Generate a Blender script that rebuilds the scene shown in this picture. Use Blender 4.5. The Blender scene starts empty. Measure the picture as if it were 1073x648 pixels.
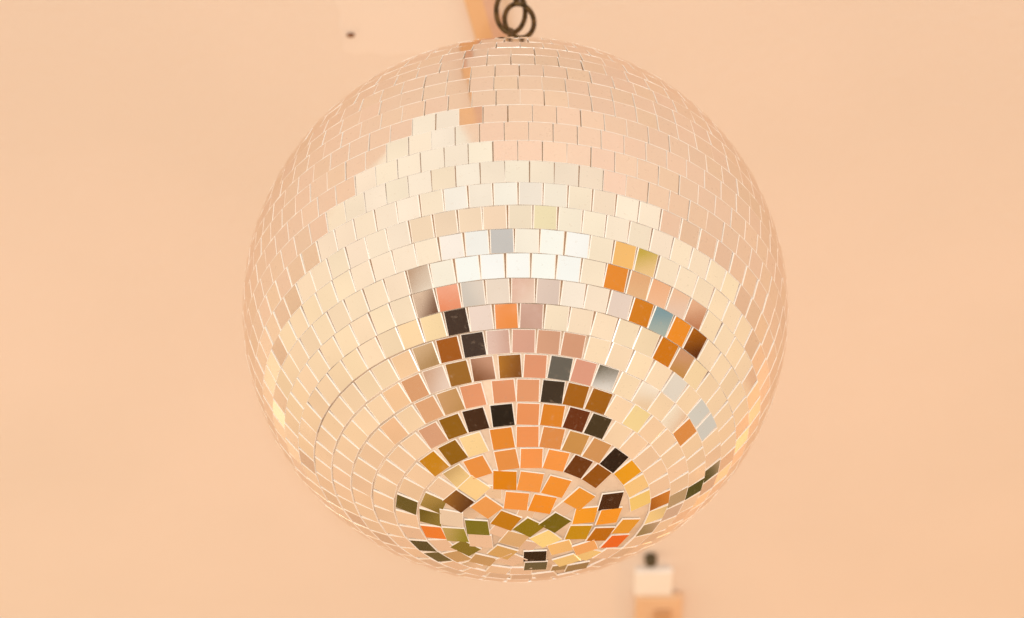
import bpy, bmesh, math, random
from mathutils import Vector, Matrix

rng = random.Random(7)
scene = bpy.context.scene
C = scene.collection
rad = math.radians

# ------------------------------------------------------------------ helpers
def lin(c):
    out = []
    for v in c:
        v = v / 255.0
        out.append(v / 12.92 if v <= 0.04045 else ((v + 0.055) / 1.055) ** 2.4)
    return tuple(out)

def link(o, parent=None):
    C.objects.link(o)
    if parent:
        o.parent = parent
    return o

def obj(name, bm, mats, parent=None, smooth=False):
    me = bpy.data.meshes.new(name)
    bm.to_mesh(me)
    bm.free()
    for m in (mats if isinstance(mats, (list, tuple)) else [mats]):
        me.materials.append(m)
    if smooth:
        for p in me.polygons:
            p.use_smooth = True
    return link(bpy.data.objects.new(name, me), parent)

def thing(name, label, cat, loc=(0, 0, 0), group=None):
    o = bpy.data.objects.new(name, None)
    o.location = loc
    o.empty_display_size = 0.02
    tag(o, label, cat, group)
    return link(o)

def tag(o, label=None, cat=None, group=None, kind=None):
    if label: o['label'] = label
    if cat: o['category'] = cat
    if group: o['group'] = group
    if kind: o['kind'] = kind
    return o

def new_mat(name):
    m = bpy.data.materials.new(name)
    m.use_nodes = True
    nt = m.node_tree
    return m, nt, nt.nodes['Principled BSDF']

def noise_mat(name, c1, c2, scale, rough=0.6, metallic=0.0, bump=0.0, bscale=None, detail=6):
    m, nt, b = new_mat(name)
    tc = nt.nodes.new('ShaderNodeTexCoord')
    n = nt.nodes.new('ShaderNodeTexNoise')
    n.inputs['Scale'].default_value = scale
    n.inputs['Detail'].default_value = detail
    r = nt.nodes.new('ShaderNodeValToRGB')
    r.color_ramp.elements[0].position = 0.35
    r.color_ramp.elements[1].position = 0.65
    r.color_ramp.elements[0].color = (*c1, 1)
    r.color_ramp.elements[1].color = (*c2, 1)
    nt.links.new(tc.outputs['Object'], n.inputs['Vector'])
    nt.links.new(n.outputs['Fac'], r.inputs['Fac'])
    nt.links.new(r.outputs['Color'], b.inputs['Base Color'])
    b.inputs['Roughness'].default_value = rough
    b.inputs['Metallic'].default_value = metallic
    if bump:
        n2 = nt.nodes.new('ShaderNodeTexNoise')
        n2.inputs['Scale'].default_value = bscale or scale * 6
        n2.inputs['Detail'].default_value = 8
        bp = nt.nodes.new('ShaderNodeBump')
        bp.inputs['Strength'].default_value = bump
        bp.inputs['Distance'].default_value = 0.001
        nt.links.new(tc.outputs['Object'], n2.inputs['Vector'])
        nt.links.new(n2.outputs['Fac'], bp.inputs['Height'])
        nt.links.new(bp.outputs['Normal'], b.inputs['Normal'])
    return m

# ------------------------------------------------------------------ camera
W, H = 1073.0, 648.0                 # reference pixel frame
R = 0.15                             # ball radius (m)
DIST = 10.0 * R
ELEV = rad(90 - 49.15)               # the camera looks up at the ball
ROLL = rad(0.75)
FPX = 285.8 * math.sqrt(99.0)
BX, BY = 540.0, 324.8                # where the ball centre sits in the frame

fwd = Vector((0, math.cos(ELEV), math.sin(ELEV)))
campos = -fwd * DIST
R0 = Vector((1, 0, 0))
U0 = R0.cross(fwd)
Rc = (math.cos(ROLL) * R0 - math.sin(ROLL) * U0).normalized()
Uc = (math.cos(ROLL) * U0 + math.sin(ROLL) * R0).normalized()
cd = bpy.data.cameras.new('camera')
cam = bpy.data.objects.new('camera', cd)
C.objects.link(cam)
m3 = Matrix((Rc, Uc, -fwd)).transposed()
cam.matrix_world = Matrix.Translation(campos) @ m3.to_4x4()
cd.sensor_fit = 'HORIZONTAL'
cd.sensor_width = 36.0
cd.lens = 36.0 * FPX / W
cd.shift_x = -(BX - W / 2) / W
cd.shift_y = (BY - H / 2) / W
cd.clip_start = 0.01
cd.clip_end = 200
cd.dof.use_dof = True
cd.dof.focus_distance = 1.40
cd.dof.aperture_fstop = 9.5
scene.camera = cam

def project(p):
    q = p - campos
    z = q.dot(fwd)
    return BX + FPX * q.dot(Rc) / z, BY - FPX * q.dot(Uc) / z

def ray(x, y):
    return (fwd + Rc * ((x - BX) / FPX) - Uc * ((y - BY) / FPX)).normalized()

CEIL = 0.42
def on_ceiling(x, y, z=CEIL):
    d = ray(x, y)
    return campos + d * ((z - campos.z) / d.z)

# ------------------------------------------------------------------ mirror tiles
T = 0.0009
DTH = 4.8143
TH0 = 117.777
TW = rad(4.66) * R                  # tile side
THH = rad(4.74) * R
# x of one vertical joint near the middle, per row (row 0 sits just under the rim)
joints = {-1: 544.6, 0: 560.4, 1: 535.4, 2: 544, 3: 542.4, 4: 545, 5: 532, 6: 528, 7: 542.4, 8: 529, 9: 543,
          10: 531.7, 11: 539, 12: 529.6, 13: 535, 14: 543.7, 15: 535.4}
# rows laid from a common starting joint: start x and the gap left over beside it (px)
starts = {16: (522, 3.0), 17: (515, 6.5), 18: (514, 2.5), 19: (513.5, 4.5), 20: (517.8, 6.0), 21: (516, 9.0),
          22: (529.5, 6.0)}

def pole_lean(k):
    return rad(1.9) * max(0.0, min(1.0, (k - 14) / 8.0))

def frame_for(k, theta, phi):
    """unit normal, east, north of a place on row k; phi measured from the camera side towards the right"""
    n = Vector((math.sin(theta) * math.sin(phi), -math.sin(theta) * math.cos(phi), -math.cos(theta)))
    e = Vector((math.cos(phi), math.sin(phi), 0))
    M = Matrix.Rotation(-pole_lean(k), 3, 'Y')
    n = M @ n
    e = M @ e
    return n, e, n.cross(e) * 1.0

def phi_for_x(k, theta, x):
    lo, hi = -1.2, 1.2
    for _ in range(40):
        mid = (lo + hi) / 2
        n, _, _ = frame_for(k, theta, mid)
        if project(n * R)[0] < x: lo = mid
        else: hi = mid
    return (lo + hi) / 2

tiles = []      # (row, centre, normal, east, north, w, h)
def add_tile(k, theta, phi, w=TW, h=THH, twist=0.0, tilt=0.45):
    n, e, u = frame_for(k, theta, phi)
    ax = Matrix.Rotation(rad(twist + rng.gauss(0, 0.5 if k > 12 else 0.25)), 3, n)
    e = ax @ e; u = ax @ u
    c = n * (R + rng.gauss(0, 0.00007 if k > 8 else 0.00004))
    if k < 12: tilt *= 0.7
    t1 = Matrix.Rotation(rad(rng.gauss(0, tilt)), 3, e)
    t2 = Matrix.Rotation(rad(rng.gauss(0, tilt)), 3, u)
    n2 = (t2 @ t1 @ n).normalized()
    e2 = (e - n2 * e.dot(n2)).normalized()
    u2 = n2.cross(e2)
    if 8 < k < 22: w = w * (0.99 if k < 13 else 0.98)
    if k > 14: h = h * 0.98
    tiles.append([k, c, n2, e2, u2, w * (1 - abs(rng.gauss(0, 0.005))), h * (1 - abs(rng.gauss(0, 0.006)))])

for k in range(-12, 24):
    theta = rad(TH0 - DTH * (k + 0.5))
    if theta < rad(3) or theta > rad(178): continue
    circ = 2 * math.pi * math.sin(theta)
    pitch = rad(4.765) * 1.0
    if k in starts:
        x0, gap_px = starts[k]
        ph0 = phi_for_x(k, theta, x0)
        gap = gap_px / 300.0
        n = int((circ - gap) / (TW / R + rad(0.02)))
        step = (circ - gap) / n / math.sin(theta)
        for i in range(n):
            ph = ph0 + (i + 0.5) * step + rng.gauss(0, 0.0009) / math.sin(theta)
            add_tile(k, theta, ph, twist=rng.gauss(0, 0.8))
    elif k == 23:
        n = 6
        for i in range(n):
            add_tile(k, theta, i * 2 * math.pi / n + 0.35, w=TW * 0.93, h=TW * 0.97, twist=rng.gauss(0, 5))
    else:
        ph0 = phi_for_x(k, theta, joints.get(k, 540 + rng.uniform(-13, 13)))
        n = int(circ / pitch)
        step = circ / n / math.sin(theta)
        step = min(step, pitch * 1.012 / math.sin(theta))
        for i in range(n):
            j = i - n // 2
            add_tile(k, theta, ph0 + (j + 0.5) * step + rng.gauss(0, 0.0009) / math.sin(theta))
add_tile(24, 0.0001, 0, twist=20)

# the crown round the south pole is laid unevenly: these tiles sit where the photograph shows them
# (centre x, y and the two ends of one edge direction, in a 4.127x enlargement starting at 420,480)
def sphere_point(x, y, r_=R):
    d_ = ray(x, y)
    b_ = -campos.dot(d_)
    disc = b_ * b_ - (campos.length_squared - r_ * r_)
    return campos + d_ * (b_ - math.sqrt(max(disc, 0.0)))
crown = [
 (450, 97, 100, 2), (560, 103, 100, 10), (672, 125, 100, 24), (772, 178, 78, 42), (907, 187, 95, -12),
 (797, 250, 100, -10), (900, 252, 100, -13), (768, 322, 98, -5), (863, 329, 92, -4), (972, 295, 82, -3), (925, 361, 84, -6),
 (500, 186, 100, 6), (612, 200, 100, 14), (372, 213, 76, 50), (250, 188, 76, 50), (316, 130, 76, 50),
 (219, 262, 98, 16), (331, 300, 104, 4), (237, 332, 96, 5), (345, 358, 100, 6), (455, 271, 86, 30), (554, 301, 78, 36),
 (667, 280, 76, 40), (490, 352, 98, 24), (626, 351, 80, -38), (280, 390, 76, 34), (440, 408, 84, 22), (580, 424, 96, -6),
 (583, 467, 96, -6), (690, 388, 100, -26), (716, 442, 90, -28), (797, 388, 90, -30), (762, 470, 100, -20), (355, 442, 90, 20), (480, 440, 80, -34)]
manual = []
for cx_, cy_, ex_, ey_ in crown:
    x_ = 420 + cx_ / 4.127; y_ = 480 + cy_ / 4.127
    p_ = sphere_point(x_, y_)
    p2_ = sphere_point(x_ + ex_ / 12.0, y_ + ey_ / 12.0)
    manual.append((p_, p2_))
tiles[:] = [t for t in tiles if all((t[1] - p_).length > TW * (0.80 if t[0] < 21 else 0.86) for p_, _ in manual)]
for p_, p2_ in manual:
    n_ = p_.normalized()
    e_ = p2_ - p_; e_ = (e_ - n_ * e_.dot(n_)).normalized()
    for ax_ in (e_, n_.cross(e_)):
        n_ = (Matrix.Rotation(rad(rng.gauss(0, 0.5)), 3, ax_) @ n_).normalized()
    e_ = (e_ - n_ * e_.dot(n_)).normalized()
    tiles.append([25, p_.normalized() * (R + rng.uniform(0.0, 0.0003)), n_, e_, n_.cross(e_), TW * 1.02, TW * 1.01])

# fill the larger holes left in the crown with further tiles, set a little lower
for _ in range(30):
    best = None
    for a_ in range(60):
        for r_ in range(1, 17):
            th_, ph_ = rad(r_ * 1.3), a_ * math.pi / 30
            n_ = Vector((math.sin(th_) * math.sin(ph_), -math.sin(th_) * math.cos(ph_), -math.cos(th_)))
            near_ = min(tiles, key=lambda t: (t[1] - n_ * R).length)
            d_ = (near_[1] - n_ * R).length
            if best is None or d_ > best[0]: best = (d_, n_, near_)
    d_, n_, near_ = best
    if d_ < TW * 0.80: break
    e_ = near_[3]; e_ = (e_ - n_ * e_.dot(n_)).normalized()
    tiles.append([26, n_ * (R - 0.0002), n_, e_, n_.cross(e_), TW * (0.72 if d_ < TW * 0.9 else 0.9), TW * (0.72 if d_ < TW * 0.9 else 0.9)])

# ------------------------------------------------------------------ reflections made up for the tiles, painted into the world
# (pixel of a tile in the photograph, colour seen in it, optional second colour and the way it changes)
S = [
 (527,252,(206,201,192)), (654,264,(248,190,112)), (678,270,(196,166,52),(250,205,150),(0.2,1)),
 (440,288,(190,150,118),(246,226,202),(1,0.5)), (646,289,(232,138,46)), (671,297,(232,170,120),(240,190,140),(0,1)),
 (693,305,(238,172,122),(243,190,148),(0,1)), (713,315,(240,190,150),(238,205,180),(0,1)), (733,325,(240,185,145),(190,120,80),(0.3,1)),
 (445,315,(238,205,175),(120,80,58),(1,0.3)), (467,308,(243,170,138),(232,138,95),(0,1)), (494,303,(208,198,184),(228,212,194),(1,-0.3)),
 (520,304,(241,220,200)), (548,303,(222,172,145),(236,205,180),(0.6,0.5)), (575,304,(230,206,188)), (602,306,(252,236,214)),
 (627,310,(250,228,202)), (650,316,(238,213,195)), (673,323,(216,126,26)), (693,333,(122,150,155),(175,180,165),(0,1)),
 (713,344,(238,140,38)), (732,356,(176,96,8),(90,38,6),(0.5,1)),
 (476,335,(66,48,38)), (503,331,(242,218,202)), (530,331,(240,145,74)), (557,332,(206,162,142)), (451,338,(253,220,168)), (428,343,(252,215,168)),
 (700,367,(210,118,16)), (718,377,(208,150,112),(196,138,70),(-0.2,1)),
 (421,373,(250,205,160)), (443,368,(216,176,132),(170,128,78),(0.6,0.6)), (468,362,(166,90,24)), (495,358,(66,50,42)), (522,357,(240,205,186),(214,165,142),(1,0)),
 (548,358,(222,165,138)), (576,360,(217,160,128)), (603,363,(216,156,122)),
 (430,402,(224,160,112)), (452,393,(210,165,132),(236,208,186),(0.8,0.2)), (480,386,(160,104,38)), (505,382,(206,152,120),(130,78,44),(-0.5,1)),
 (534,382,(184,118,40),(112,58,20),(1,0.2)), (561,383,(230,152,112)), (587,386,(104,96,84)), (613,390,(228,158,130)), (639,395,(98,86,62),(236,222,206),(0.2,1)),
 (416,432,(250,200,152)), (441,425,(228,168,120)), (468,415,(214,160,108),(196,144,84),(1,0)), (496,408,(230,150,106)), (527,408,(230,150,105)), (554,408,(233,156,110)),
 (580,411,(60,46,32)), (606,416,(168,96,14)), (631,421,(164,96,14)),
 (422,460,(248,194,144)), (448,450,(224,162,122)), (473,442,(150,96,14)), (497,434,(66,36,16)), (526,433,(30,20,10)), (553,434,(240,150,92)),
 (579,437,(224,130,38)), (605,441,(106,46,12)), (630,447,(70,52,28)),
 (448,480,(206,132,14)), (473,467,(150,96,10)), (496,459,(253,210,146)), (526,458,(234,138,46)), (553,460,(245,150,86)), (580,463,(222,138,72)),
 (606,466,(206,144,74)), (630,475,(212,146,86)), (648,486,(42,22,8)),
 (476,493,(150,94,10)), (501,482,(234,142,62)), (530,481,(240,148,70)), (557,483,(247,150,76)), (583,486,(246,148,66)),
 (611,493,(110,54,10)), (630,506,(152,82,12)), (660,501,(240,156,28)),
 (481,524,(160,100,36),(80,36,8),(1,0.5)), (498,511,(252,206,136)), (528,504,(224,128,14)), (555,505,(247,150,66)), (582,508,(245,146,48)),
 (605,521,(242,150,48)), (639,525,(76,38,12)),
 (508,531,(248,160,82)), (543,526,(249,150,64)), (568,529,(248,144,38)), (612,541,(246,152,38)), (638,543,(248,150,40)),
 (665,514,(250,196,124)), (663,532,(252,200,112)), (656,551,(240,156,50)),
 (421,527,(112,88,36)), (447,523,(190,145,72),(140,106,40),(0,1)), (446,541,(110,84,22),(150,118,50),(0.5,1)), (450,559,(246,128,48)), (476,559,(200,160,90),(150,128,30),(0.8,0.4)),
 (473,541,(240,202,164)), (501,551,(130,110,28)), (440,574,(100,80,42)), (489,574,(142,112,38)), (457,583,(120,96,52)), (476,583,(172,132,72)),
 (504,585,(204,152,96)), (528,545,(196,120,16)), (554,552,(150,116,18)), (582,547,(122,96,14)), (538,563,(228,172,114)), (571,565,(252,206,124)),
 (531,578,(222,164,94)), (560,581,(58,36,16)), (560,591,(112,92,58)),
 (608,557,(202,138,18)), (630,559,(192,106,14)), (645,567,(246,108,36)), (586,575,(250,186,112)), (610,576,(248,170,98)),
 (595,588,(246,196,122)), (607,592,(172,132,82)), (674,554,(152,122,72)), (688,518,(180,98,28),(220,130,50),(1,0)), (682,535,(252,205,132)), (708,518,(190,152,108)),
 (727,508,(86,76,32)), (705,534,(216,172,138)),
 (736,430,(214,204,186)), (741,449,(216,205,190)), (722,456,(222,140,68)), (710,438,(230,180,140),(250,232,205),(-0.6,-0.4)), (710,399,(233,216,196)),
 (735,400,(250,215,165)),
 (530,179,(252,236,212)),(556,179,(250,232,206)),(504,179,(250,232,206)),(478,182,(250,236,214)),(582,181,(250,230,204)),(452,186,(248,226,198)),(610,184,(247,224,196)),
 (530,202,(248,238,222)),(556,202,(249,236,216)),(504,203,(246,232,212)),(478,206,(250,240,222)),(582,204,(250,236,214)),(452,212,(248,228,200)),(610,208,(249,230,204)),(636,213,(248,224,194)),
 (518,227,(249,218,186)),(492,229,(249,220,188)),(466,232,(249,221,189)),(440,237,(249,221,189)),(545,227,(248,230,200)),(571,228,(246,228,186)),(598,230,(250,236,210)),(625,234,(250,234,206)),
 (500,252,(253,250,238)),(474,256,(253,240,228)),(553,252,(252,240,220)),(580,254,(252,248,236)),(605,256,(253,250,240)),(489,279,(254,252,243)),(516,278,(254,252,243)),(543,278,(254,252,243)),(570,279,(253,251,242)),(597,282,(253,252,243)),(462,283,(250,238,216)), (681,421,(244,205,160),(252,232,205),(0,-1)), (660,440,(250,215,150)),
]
env = []        # direction, colour, colour2 or None, gradient vector
used = {}
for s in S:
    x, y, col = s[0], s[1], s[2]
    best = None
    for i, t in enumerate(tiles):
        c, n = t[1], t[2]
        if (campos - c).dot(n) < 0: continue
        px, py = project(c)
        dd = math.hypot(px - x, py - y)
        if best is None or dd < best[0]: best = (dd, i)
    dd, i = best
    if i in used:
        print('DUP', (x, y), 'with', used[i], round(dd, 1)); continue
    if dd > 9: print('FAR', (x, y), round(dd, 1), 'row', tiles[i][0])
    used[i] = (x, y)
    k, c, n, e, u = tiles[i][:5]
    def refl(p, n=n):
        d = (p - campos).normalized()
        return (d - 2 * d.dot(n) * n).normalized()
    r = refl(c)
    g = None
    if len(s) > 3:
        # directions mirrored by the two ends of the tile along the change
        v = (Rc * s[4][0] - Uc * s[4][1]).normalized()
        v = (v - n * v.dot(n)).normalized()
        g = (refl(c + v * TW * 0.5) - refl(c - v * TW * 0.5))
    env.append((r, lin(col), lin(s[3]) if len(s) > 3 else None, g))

# ------------------------------------------------------------------ world: glowing backdrop with colour patches added for the tiles to mirror
world = bpy.data.worlds.new('World')
scene.world = world
world.use_nodes = True
nt = world.node_tree
bg = nt.nodes['Background']
tc = nt.nodes.new('ShaderNodeTexCoord')
nz = nt.nodes.new('ShaderNodeTexNoise')
nz.inputs['Scale'].default_value = 9.0
nz.inputs['Detail'].default_value = 3.0
nt.links.new(tc.outputs['Generated'], nz.inputs['Vector'])
sub = nt.nodes.new('ShaderNodeVectorMath'); sub.operation = 'SUBTRACT'
sub.inputs[1].default_value = (0.5, 0.5, 0.5)
nt.links.new(nz.outputs['Color'], sub.inputs[0])
scl = nt.nodes.new('ShaderNodeVectorMath'); scl.operation = 'SCALE'
scl.inputs['Scale'].default_value = 0.06
nt.links.new(sub.outputs[0], scl.inputs[0])
add = nt.nodes.new('ShaderNodeVectorMath'); add.operation = 'ADD'
nt.links.new(tc.outputs['Generated'], add.inputs[0]); nt.links.new(scl.outputs[0], add.inputs[1])
nrm = nt.nodes.new('ShaderNodeVectorMath'); nrm.operation = 'NORMALIZE'
nt.links.new(add.outputs[0], nrm.inputs[0])
warped = nrm.outputs[0]

dp = nt.nodes.new('ShaderNodeVectorMath'); dp.operation = 'DOT_PRODUCT'
dp.inputs[1].default_value = (0.0, -0.46, 0.20)
nt.links.new(tc.outputs['Generated'], dp.inputs[0])
ad = nt.nodes.new('ShaderNodeMath'); ad.operation = 'ADD'; ad.inputs[1].default_value = 0.5
nt.links.new(dp.outputs['Value'], ad.inputs[0])
n5 = nt.nodes.new('ShaderNodeTexNoise'); n5.inputs['Scale'].default_value = 4.0; n5.inputs['Detail'].default_value = 4.0
nt.links.new(tc.outputs['Generated'], n5.inputs['Vector'])
mr = nt.nodes.new('ShaderNodeMapRange')
mr.inputs['To Min'].default_value = -0.12; mr.inputs['To Max'].default_value = 0.12
nt.links.new(n5.outputs['Fac'], mr.inputs['Value'])
ad2 = nt.nodes.new('ShaderNodeMath'); ad2.operation = 'ADD'
nt.links.new(ad.outputs[0], ad2.inputs[0]); nt.links.new(mr.outputs[0], ad2.inputs[1])
rp = nt.nodes.new('ShaderNodeValToRGB')
cr = rp.color_ramp
stops = [(0.0, (238, 186, 144)), (0.16, (246, 201, 157)), (0.34, (251, 215, 172)), (0.52, (251, 221, 182)), (0.72, (253, 229, 199)), (0.98, (253, 236, 212))]
cr.elements[0].position = stops[0][0]; cr.elements[0].color = (*lin(stops[0][1]), 1)
cr.elements[1].position = stops[-1][0]; cr.elements[1].color = (*lin(stops[-1][1]), 1)
for p, c in stops[1:-1]:
    el = cr.elements.new(p); el.color = (*lin(c), 1)
nt.links.new(ad2.outputs[0], rp.inputs['Fac'])
cur = rp.outputs['Color']

def mixc(fac, a, b):
    m = nt.nodes.new('ShaderNodeMix'); m.data_type = 'RGBA'
    nt.links.new(fac, m.inputs['Factor'])
    for s_, v in ((6, a), (7, b)):
        if isinstance(v, tuple): m.inputs[s_].default_value = (*v, 1)
        else: nt.links.new(v, m.inputs[s_])
    return m.outputs[2]

STR = 1.08
def bsp(items, cells, depth):
    """split the directions by planes so each ray only evaluates the few patches near it; returns a shader output"""
    if depth == 0 or len(items) <= 6:
        c_ = cur
        for it in items:
            c_ = patch(it, c_)
        f_ = nt.nodes.new('ShaderNodeMix'); f_.data_type = 'RGBA'; f_.blend_type = 'MULTIPLY'
        f_.inputs['Factor'].default_value = 1.0
        nt.links.new(c_, f_.inputs[6]); nt.links.new(fine.outputs['Result'], f_.inputs[7])
        c_ = f_.outputs[2]
        b_ = nt.nodes.new('ShaderNodeBackground')
        b_.inputs['Strength'].default_value = STR
        nt.links.new(c_, b_.inputs['Color'])
        return b_.outputs[0]
    best = None
    for a_ in range(60):
        v_ = Vector((rng2.gauss(0, 1), rng2.gauss(0, 1), rng2.gauss(0, 1))).normalized()
        vals = sorted(it[0].dot(v_) for it in items)
        o_ = vals[len(vals) // 2]
        p_ = [it for it in items if it[0].dot(v_) > o_ - MARG]
        n_ = [it for it in items if it[0].dot(v_) < o_ + MARG]
        sc_ = max(len(p_), len(n_))
        if best is None or sc_ < best[0]: best = (sc_, v_, o_, p_, n_)
    sc_, v_, o_, p_, n_ = best
    if sc_ >= len(items):
        return bsp(items, cells, 0)
    d_ = nt.nodes.new('ShaderNodeVectorMath'); d_.operation = 'DOT_PRODUCT'
    d_.inputs[1].default_value = v_
    nt.links.new(tc.outputs['Generated'], d_.inputs[0])
    g_ = nt.nodes.new('ShaderNodeMath'); g_.operation = 'GREATER_THAN'; g_.inputs[1].default_value = o_
    nt.links.new(d_.outputs['Value'], g_.inputs[0])
    x_ = nt.nodes.new('ShaderNodeMixShader')
    nt.links.new(g_.outputs[0], x_.inputs[0])
    nt.links.new(bsp(n_, cells, depth - 1), x_.inputs[1])
    nt.links.new(bsp(p_, cells, depth - 1), x_.inputs[2])
    return x_.outputs[0]

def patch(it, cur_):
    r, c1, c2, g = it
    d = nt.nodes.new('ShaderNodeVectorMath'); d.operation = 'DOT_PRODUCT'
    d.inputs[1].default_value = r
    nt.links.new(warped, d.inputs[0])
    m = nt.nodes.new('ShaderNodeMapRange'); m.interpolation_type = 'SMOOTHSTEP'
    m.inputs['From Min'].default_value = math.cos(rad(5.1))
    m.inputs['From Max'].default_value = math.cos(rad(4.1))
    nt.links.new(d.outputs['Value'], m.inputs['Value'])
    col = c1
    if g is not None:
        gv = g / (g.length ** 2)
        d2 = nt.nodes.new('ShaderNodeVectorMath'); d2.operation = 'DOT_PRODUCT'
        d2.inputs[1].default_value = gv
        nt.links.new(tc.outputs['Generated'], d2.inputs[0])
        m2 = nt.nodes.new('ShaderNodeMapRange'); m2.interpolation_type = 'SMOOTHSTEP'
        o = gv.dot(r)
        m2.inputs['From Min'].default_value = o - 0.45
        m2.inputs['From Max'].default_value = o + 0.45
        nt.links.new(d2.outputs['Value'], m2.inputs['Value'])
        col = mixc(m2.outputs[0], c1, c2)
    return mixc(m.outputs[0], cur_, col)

rng2 = random.Random(3)
fn = nt.nodes.new('ShaderNodeTexNoise'); fn.inputs['Scale'].default_value = 42; fn.inputs['Detail'].default_value = 2
nt.links.new(tc.outputs['Generated'], fn.inputs['Vector'])
fine = nt.nodes.new('ShaderNodeMapRange')
fine.inputs['From Min'].default_value = 0.3; fine.inputs['From Max'].default_value = 0.7
fine.inputs['To Min'].default_value = 0.92; fine.inputs['To Max'].default_value = 1.06
nt.links.new(fn.outputs['Fac'], fine.inputs['Value'])
MARG = math.sin(rad(5.6)) + 0.03
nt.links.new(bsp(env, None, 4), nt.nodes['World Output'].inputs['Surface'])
nt.nodes.remove(bg)
print('WORLD NODES', len(nt.nodes))
world.cycles.sampling_method = 'NONE'

# ------------------------------------------------------------------ materials
mir, mt, b = new_mat('mirror_glass')
b.inputs['Metallic'].default_value = 1.0
b.inputs['Specular Tint'].default_value = (0.93, 0.85, 0.79, 1)   # the glass over the silver eats light at grazing angles
at = mt.nodes.new('ShaderNodeAttribute'); at.attribute_name = 'tint'
tco = mt.nodes.new('ShaderNodeTexCoord')
nn = mt.nodes.new('ShaderNodeTexNoise'); nn.inputs['Scale'].default_value = 70; nn.inputs['Detail'].default_value = 8
mt.links.new(tco.outputs['Object'], nn.inputs['Vector'])
rr = mt.nodes.new('ShaderNodeMapRange'); rr.inputs['From Min'].default_value = 0.35; rr.inputs['From Max'].default_value = 0.75
rr.inputs['To Min'].default_value = 0.015; rr.inputs['To Max'].default_value = 0.07
mt.links.new(nn.outputs['Fac'], rr.inputs['Value'])
mt.links.new(rr.outputs[0], b.inputs['Roughness'])
mt.links.new(at.outputs['Color'], b.inputs['Base Color'])
# thin film of dust lying on the glass
dust = mt.nodes.new('ShaderNodeBsdfDiffuse'); dust.inputs['Color'].default_value = (0.62, 0.52, 0.42, 1)
n3 = mt.nodes.new('ShaderNodeTexNoise'); n3.inputs['Scale'].default_value = 420; n3.inputs['Detail'].default_value = 3
mt.links.new(tco.outputs['Object'], n3.inputs['Vector'])
r3 = mt.nodes.new('ShaderNodeMapRange'); r3.inputs['From Min'].default_value = 0.62; r3.inputs['From Max'].default_value = 0.78
r3.inputs['To Min'].default_value = 0.025; r3.inputs['To Max'].default_value = 0.22
mt.links.new(n3.outputs['Fac'], r3.inputs['Value'])
mx = mt.nodes.new('ShaderNodeMixShader')
mt.links.new(r3.outputs[0], mx.inputs[0]); mt.links.new(b.outputs[0], mx.inputs[1]); mt.links.new(dust.outputs[0], mx.inputs[2])
mt.links.new(mx.outputs[0], mt.nodes['Material Output'].inputs['Surface'])

edge = noise_mat('cut_glass_edge', (0.94, 0.92, 0.88), (0.98, 0.97, 0.95), 180, rough=0.3, metallic=0.1)
grout = noise_mat('cream_backing', (0.66, 0.54, 0.42), (0.80, 0.68, 0.55), 60, rough=0.8, bump=0.4)
# brown backing between the tiles, cream in the wide gaps round the lower pole
gnt = grout.node_tree
g_tc = gnt.nodes.new('ShaderNodeTexCoord'); g_sp = gnt.nodes.new('ShaderNodeSeparateXYZ')
g_mr = gnt.nodes.new('ShaderNodeMapRange'); g_mr.inputs['From Min'].default_value = -0.098; g_mr.inputs['From Max'].default_value = -0.112
g_mx = gnt.nodes.new('ShaderNodeMix'); g_mx.data_type = 'RGBA'
g_mx.inputs[6].default_value = (0.40, 0.26, 0.16, 1)
g_old = [n for n in gnt.nodes if n.type == 'VALTORGB'][0]
gnt.links.new(g_tc.outputs['Object'], g_sp.inputs[0]); gnt.links.new(g_sp.outputs['Z'], g_mr.inputs['Value'])
gnt.links.new(g_mr.outputs[0], g_mx.inputs['Factor']); gnt.links.new(g_old.outputs['Color'], g_mx.inputs[7])
gnt.links.new(g_mx.outputs[2], gnt.nodes['Principled BSDF'].inputs['Base Color'])
iron = noise_mat('dark_bronze', (0.05, 0.032, 0.012), (0.17, 0.105, 0.042), 300, rough=0.38, metallic=0.75, bump=0.3)
chrome = noise_mat('cap_metal', (0.5, 0.5, 0.5), (0.65, 0.65, 0.65), 80, rough=0.25, metallic=1.0)
ceil_m = noise_mat('ceiling_plaster', (0.81, 0.737, 0.672), (0.86, 0.775, 0.712), 2.6, rough=0.9, bump=0.7, bscale=120, detail=8)
patch_m = noise_mat('patch_plaster', (0.82, 0.755, 0.692), (0.865, 0.79, 0.73), 5, rough=0.9, bump=0.3, bscale=130, detail=8)
tan_m = noise_mat('tan_cover', (0.80, 0.56, 0.36), (0.86, 0.62, 0.42), 25, rough=0.7)
strip_m = noise_mat('varnished_pine', (0.74, 0.48, 0.27), (0.80, 0.54, 0.32), 12, rough=0.5, bump=0.15)
white_m = noise_mat('white_plastic', (0.93, 0.92, 0.90), (0.96, 0.95, 0.93), 30, rough=0.45)
brown_m = noise_mat('brown_wood', (0.58, 0.34, 0.18), (0.66, 0.41, 0.23), 20, rough=0.6)
knob_m = noise_mat('dark_olive_plastic', (0.06, 0.045, 0.015), (0.12, 0.09, 0.035), 40, rough=0.5)
nail_m = noise_mat('rusty_nail', (0.16, 0.07, 0.03), (0.28, 0.13, 0.06), 300, rough=0.7)

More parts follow.
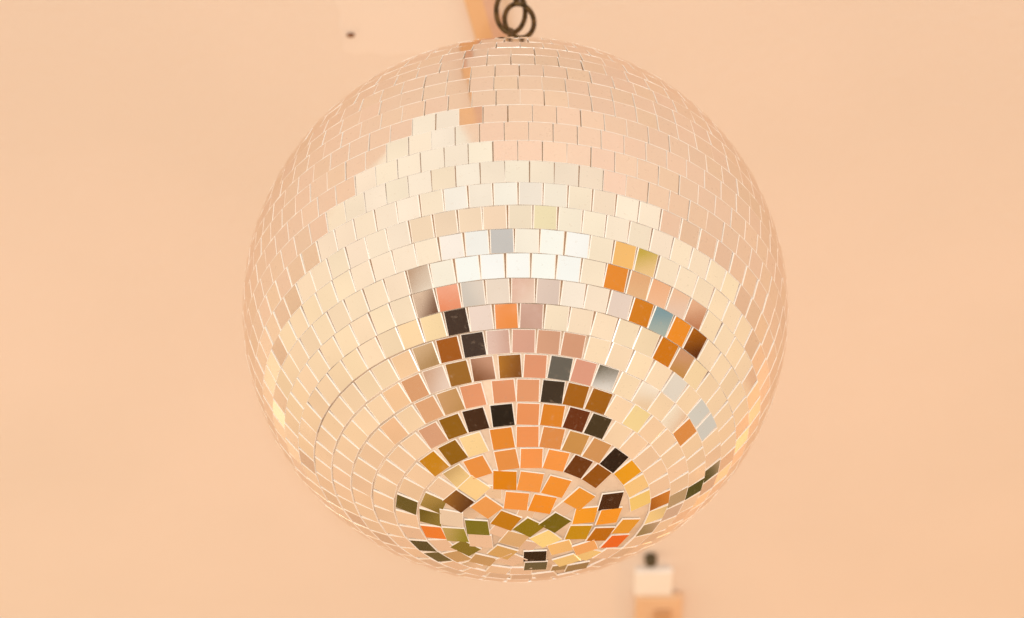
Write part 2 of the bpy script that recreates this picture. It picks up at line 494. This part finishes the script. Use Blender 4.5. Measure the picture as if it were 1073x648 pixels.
# ------------------------------------------------------------------ the ball
ball = thing('disco_ball', 'large round mirror ball covered in small square mirror tiles, hanging from dark metal rings', 'disco ball')
bm = bmesh.new()
tint = bm.loops.layers.float_color.new('tint')
for k, c, n, e, u, w, h in tiles:
    v = rng.uniform(0.915, 0.945)
    tcol = (v, v * rng.uniform(0.975, 1.0), v * rng.uniform(0.95, 0.99), 1)
    ce = (0.00046 if k < 21 else 0.00026) if k >= 9 else 0.00012
    cu = 0.00007 if k < 15 else (0.00022 if k < 21 else 0.00014)
    def q(oe, ou, dz):
        return [bm.verts.new(c + e * (sx * (w / 2 - oe)) + u * (sy * (h / 2 - ou)) + n * dz)
                for sx, sy in ((-1, -1), (1, -1), (1, 1), (-1, 1))]
    top = q(ce, cu, 0); mid = q(0, 0, -0.00022); bot = q(0, 0, -T)
    fs = [bm.faces.new(top)]
    for a_, b_ in ((top, mid), (mid, bot)):
        for i in range(4):
            j = (i + 1) % 4
            fs.append(bm.faces.new((a_[j], a_[i], b_[i], b_[j])))
    for i, f in enumerate(fs):
        f.material_index = 0 if i == 0 else 1
        for l in f.loops: l[tint] = tcol
bm.normal_update()
obj('mirror_tiles', bm, [mir, edge], ball)

bm = bmesh.new()
bmesh.ops.create_uvsphere(bm, u_segments=128, v_segments=64, radius=R - T + 0.0001)
obj('backing_sphere', bm, grout, ball, smooth=True)

def lathe(bm, prof, seg=32, center=Vector((0, 0, 0))):
    rings = []
    for r_, z_ in prof:
        rings.append([bm.verts.new(center + Vector((r_ * math.cos(2 * math.pi * i / seg), r_ * math.sin(2 * math.pi * i / seg), z_))) for i in range(seg)])
    for a_, b_ in zip(rings, rings[1:]):
        for i in range(seg):
            j = (i + 1) % seg
            bm.faces.new((a_[i], a_[j], b_[j], b_[i]))
    bm.faces.new(rings[-1]); bm.faces.new(list(reversed(rings[0])))

def tube(bm, pts, r_, closed=True, seg=12):
    n_ = len(pts); rings = []
    for i, p in enumerate(pts):
        a_ = pts[(i - 1) % n_] if closed or i > 0 else p
        b_ = pts[(i + 1) % n_] if closed or i < n_ - 1 else p
        t_ = (b_ - a_).normalized()
        ref = bm_ref
        s_ = t_.cross(ref).normalized(); w_ = s_.cross(t_).normalized()
        rings.append([bm.verts.new(p + (s_ * math.cos(2 * math.pi * j / seg) + w_ * math.sin(2 * math.pi * j / seg)) * r_) for j in range(seg)])
    for i in range(n_ if closed else n_ - 1):
        a_ = rings[i]; b_ = rings[(i + 1) % n_]
        for j in range(seg):
            l_ = (j + 1) % seg
            bm.faces.new((a_[j], a_[l_], b_[l_], b_[j]))
    if not closed:
        bm.faces.new(rings[0]); bm.faces.new(list(reversed(rings[-1])))

bm = bmesh.new()
lathe(bm, [(0.022, 0), (0.022, 0.006), (0.019, 0.010), (0.006, 0.011), (0.005, 0.016)], center=Vector((0, 0, R - 0.003)))
obj('top_cap', bm, chrome, ball, smooth=False)
def loop_pts(cx, cz, hw, hh, yaw, lean, n_=48, y=0.0):
    """oval loop standing upright, turned by yaw about the vertical and leaning sideways"""
    M = Matrix.Rotation(yaw, 3, 'Z') @ Matrix.Rotation(lean, 3, 'Y')
    return [Vector((cx, y, cz)) + M @ Vector((hw * math.cos(2 * math.pi * i / n_), 0, hh * math.sin(2 * math.pi * i / n_))) for i in range(n_)], M @ Vector((0, 1, 0))
bm = bmesh.new()
pts, bm_ref = loop_pts(0, R + 0.018, 0.007, 0.009, 0.3, 0)
tube(bm, pts, 0.0015)
obj('hanging_loop', bm, chrome, ball, smooth=True)

# ------------------------------------------------------------------ chain of oval rings up to the ceiling hook
WR = 0.00158
chain = thing('hanging_chain', 'dark metal chain of oval rings rising from the top of the mirror ball', 'chain', (0, 0, 0))
links = [  # cx, cz, half width, half height, yaw, lean
    (0.0000, 0.180, 0.0070, 0.0150, 0.2, 0.0),
    (0.0000, 0.2065, 0.0065, 0.0165, 1.40, 0.0),
    (0.0047, 0.2325, 0.0090, 0.0150, 0.12, -0.03),      # the round ring facing us
    (-0.0004, 0.2410, 0.0094, 0.0195, 0.40, 0.13),      # the ring hanging beside it
    (0.0028, 0.2650, 0.0070, 0.0150, 1.4, 0.0),
    (0.0010, 0.2910, 0.0080, 0.0150, 0.1, 0.0),
    (0.0010, 0.3170, 0.0080, 0.0150, 1.5, 0.0),
    (0.0010, 0.3430, 0.0080, 0.0150, 0.0, 0.0),
    (0.0010, 0.3690, 0.0080, 0.0150, 1.5, 0.0),
    (0.0010, 0.3910, 0.0080, 0.0120, 0.0, 0.0),
]
for a in links:
    bm = bmesh.new()
    pts, bm_ref = loop_pts(*a)
    tube(bm, pts, WR)
    obj('ring', bm, iron, chain, smooth=True)

hook = thing('ceiling_hook', 'dark screw hook in the ceiling holding the chain', 'hook', (0, 0, CEIL))
bm = bmesh.new()
pts = [Vector((0.001, 0, -0.0)), Vector((0.001, 0, -0.010))]
for i in range(13):
    a = math.pi / 2 - i * rad(22)
    pts.append(Vector((0.001 + 0.009 * math.cos(a), 0, -0.027 + 0.011 * math.sin(a) + 0.004)))
bm_ref = Vector((0, 1, 0))
tube(bm, pts, 0.0018, closed=False)
obj('hook_wire', bm, iron, hook, smooth=True)
bm = bmesh.new()
lathe(bm, [(0.006, -0.004), (0.014, -0.002), (0.015, -0.0002)])
obj('base_plate', bm, iron, hook)

# ------------------------------------------------------------------ ceiling and what is on it
def box_bm(x0, x1, y0, y1, z0, z1, bev=0.0):
    bm = bmesh.new()
    bmesh.ops.create_cube(bm, size=1.0)
    for v in bm.verts:
        v.co = Vector((x0 + (v.co.x + 0.5) * (x1 - x0), y0 + (v.co.y + 0.5) * (y1 - y0), z0 + (v.co.z + 0.5) * (z1 - z0)))
    if bev:
        bmesh.ops.bevel(bm, geom=bm.edges[:], offset=bev, segments=3, profile=0.7, affect='EDGES')
    return bm
bm = bmesh.new()
outline = [(-0.17, -1.19), (2.4, -1.19), (2.4, 3.4), (-2.6, 3.4), (-2.6, -0.42), (-0.19, -0.42)]
lo_ = [bm.verts.new((x, y, CEIL)) for x, y in outline]
hi_ = [bm.verts.new((x, y, CEIL + 0.1)) for x, y in outline]
bm.faces.new(lo_); bm.faces.new(list(reversed(hi_)))
for i in range(6):
    bm.faces.new((lo_[i], hi_[i], hi_[(i + 1) % 6], lo_[(i + 1) % 6]))
bmesh.ops.recalc_face_normals(bm, faces=bm.faces[:])
cl = obj('ceiling', bm, ceil_m)
tag(cl, kind='structure')

# filled patch in the plaster at the upper left, an irregular thin skim
def slab(name, px, z0, z1, mat, parent=None, bev=0.0):
    bm = bmesh.new()
    P = [on_ceiling(x, y) for x, y in px]
    a_ = [bm.verts.new((p.x, p.y, z0)) for p in P]
    b_ = [bm.verts.new((p.x, p.y, z1)) for p in P]
    n_ = len(P)
    f0 = bm.faces.new(a_); bm.faces.new(list(reversed(b_)))
    for i in range(n_):
        j = (i + 1) % n_
        bm.faces.new((a_[i], b_[i], b_[j], a_[j]))
    bmesh.ops.recalc_face_normals(bm, faces=bm.faces[:])
    if bev:
        es = [e_ for e_ in bm.edges if all(abs(v.co.z - z0) < 1e-6 for v in e_.verts)]
        bmesh.ops.bevel(bm, geom=es, offset=bev, segments=3, affect='EDGES')
    return obj(name, bm, mat, parent)
pt = slab('plaster_patch', [(350, -60), (354, -20), (351, 2), (357, 16), (355, 30), (360, 41), (359, 53), (371, 58), (388, 55), (405, 59), (432, 56), (470, 60), (520, 62), (530, 0), (530, -60)], CEIL - 0.0006, CEIL + 0.002, patch_m, bev=0.0005)
tag(pt, 'slightly paler skimmed plaster patch on the ceiling, upper left beyond the ball', 'plaster patch')

p = on_ceiling(367.5, 35)
bm = bmesh.new()
lathe(bm, [(0.0008, -0.004), (0.0028, -0.0036), (0.0030, -0.002), (0.0012, -0.0014), (0.0012, 0.0)], seg=16)
nl = obj('nail', bm, nail_m); nl.location = (p.x, p.y, CEIL - 0.0006); nl.scale = (1.0, 0.6, 0.6)
tag(nl, 'tiny rust brown nail head in the pale ceiling patch, left of the rings', 'nail')

# timber strip running across the ceiling behind the ball
A = on_ceiling(477, -40); B = on_ceiling(649, 556)
ax = (B - A); ax.z = 0; L = ax.length; ax.normalize()
A = A - ax * 0.7; L += 0.7
sd = Vector((ax.y, -ax.x, 0))
if sd.x < 0: sd = -sd
strip = obj('ceiling_strip', box_bm(0, L, -0.001, 0.0, 0, 0.001), strip_m)
bpy.data.meshes.remove(strip.data)
bm = bmesh.new()
prof = [(0.0, 0.0), (0.0, -0.006), (0.0015, -0.0075), (0.0125, -0.0075), (0.014, -0.006), (0.021, 0.0)]
va = [bm.verts.new(sd * x + Vector((0, 0, z))) for x, z in prof]
vb = [bm.verts.new(ax * L + sd * x + Vector((0, 0, z))) for x, z in prof]
for i in range(len(prof)):
    j = (i + 1) % len(prof)
    f = bm.faces.new((va[i], va[j], vb[j], vb[i]))
    if i >= 3: f.material_index = 1
bm.faces.new(va); bm.faces.new(list(reversed(vb)))
bmesh.ops.recalc_face_normals(bm, faces=bm.faces[:])
side_shade_m = noise_mat('strip_side_shade', (0.66, 0.44, 0.34), (0.72, 0.50, 0.40), 12, rough=0.7)  # shade on the strip's far side, painted as a pinker, darker colour
strip = obj('ceiling_strip', bm, [strip_m, side_shade_m])
strip.location = (A.x, A.y, CEIL - 0.001)
tag(strip, 'narrow orange timber strip with a pinkish shaded side, crossing the ceiling behind the ball', 'ceiling strip')

# small fitting at the lower right end of the strip
q0 = on_ceiling(684, 606)
ang = math.atan2(ax.y, ax.x)
fit = thing('ceiling_fitting', 'blurred small white square fitting with a dark knob, on the ceiling below the ball', 'light fitting', (q0.x, q0.y, CEIL - 0.001))
obj('white_block', box_bm(-0.0165, 0.0175, -0.019, 0.018, -0.006, 0.0, 0.0028), white_m, fit)
bm = bmesh.new()
lathe(bm, [(0.0025, -0.009), (0.0050, -0.008), (0.0058, -0.003), (0.0055, 0.0), (0.004, 0.004)], seg=24, center=Vector((-0.003, -0.034, 0)))
obj('knob', bm, knob_m, fit, smooth=True)
bm = box_bm(-0.015, 0.027, 0.019, 0.120, -0.008, 0.0, 0.0036)
obj('tan_bracket', bm, tan_m, fit)
bm = box_bm(0.002, 0.017, 0.036, 0.120, -0.0120, -0.0075, 0.0020)
obj('dark_slot', bm, brown_m, fit)

# ------------------------------------------------------------------ lamps
def point(name, loc, power, radius, col):
    d = bpy.data.lights.new(name, 'POINT'); d.energy = power; d.shadow_soft_size = radius; d.color = col
    o = bpy.data.objects.new(name, d); o.location = loc; C.objects.link(o); return o
def area(name, loc, target, power, sx, sy, col):
    d = bpy.data.lights.new(name, 'AREA'); d.shape = 'RECTANGLE'; d.size = sx; d.size_y = sy; d.energy = power; d.color = col
    o = bpy.data.objects.new(name, d); o.location = loc
    o.rotation_euler = (Vector(target) - Vector(loc)).to_track_quat('-Z', 'Y').to_euler(); C.objects.link(o); return o
def clear_spot(base, spread, tries=400):
    """a place near base that no tile mirrors straight into the camera"""
    g_ = random.Random(5); best = None
    rays = [(t[1], ((t[1] - campos) - 2 * (t[1] - campos).dot(t[2]) * t[2]).normalized()) for t in tiles if (campos - t[1]).dot(t[2]) > 0]
    for _ in range(tries):
        p_ = Vector(base) + Vector((g_.uniform(-1, 1), g_.uniform(-1, 1), g_.uniform(-0.4, 0.4))) * spread
        m_ = max((p_ - c_).normalized().dot(r_) for c_, r_ in rays)
        if best is None or m_ < best[0]: best = (m_, p_)
    print('LAMP', [round(v, 2) for v in best[1]], round(math.degrees(math.acos(best[0])), 1))
    return best[1]
for i_, (base, pw, lc) in enumerate((((0.02, -2.6, -2.0), 152, (0.93, 0.96, 0.97)), ((-1.2, 1.6, -2.3), 22, (1.0, 0.95, 0.85)), ((-1.25, 1.3, -0.15), 9, (1.0, 0.88, 0.55)), ((1.2, 1.5, -0.15), 13, (1.0, 0.48, 0.14)))):  # unseen lamps added to brighten the ceiling and warm its far corners
    point('fill_lamp', clear_spot(base, (0.12, 0.35, 0.15, 0.15)[i_]), pw, 0.07 if i_ == 0 else 0.10, lc)

# ------------------------------------------------------------------ render settings
scene.view_settings.view_transform = 'Standard'
scene.view_settings.look = 'None'
scene.view_settings.exposure = 0.0
scene.view_settings.gamma = 1.0
scene.render.engine = 'CYCLES'
scene.cycles.max_bounces = 8
scene.cycles.sample_clamp_indirect = 6
print('TILES', len(tiles), 'ENV', len(env))
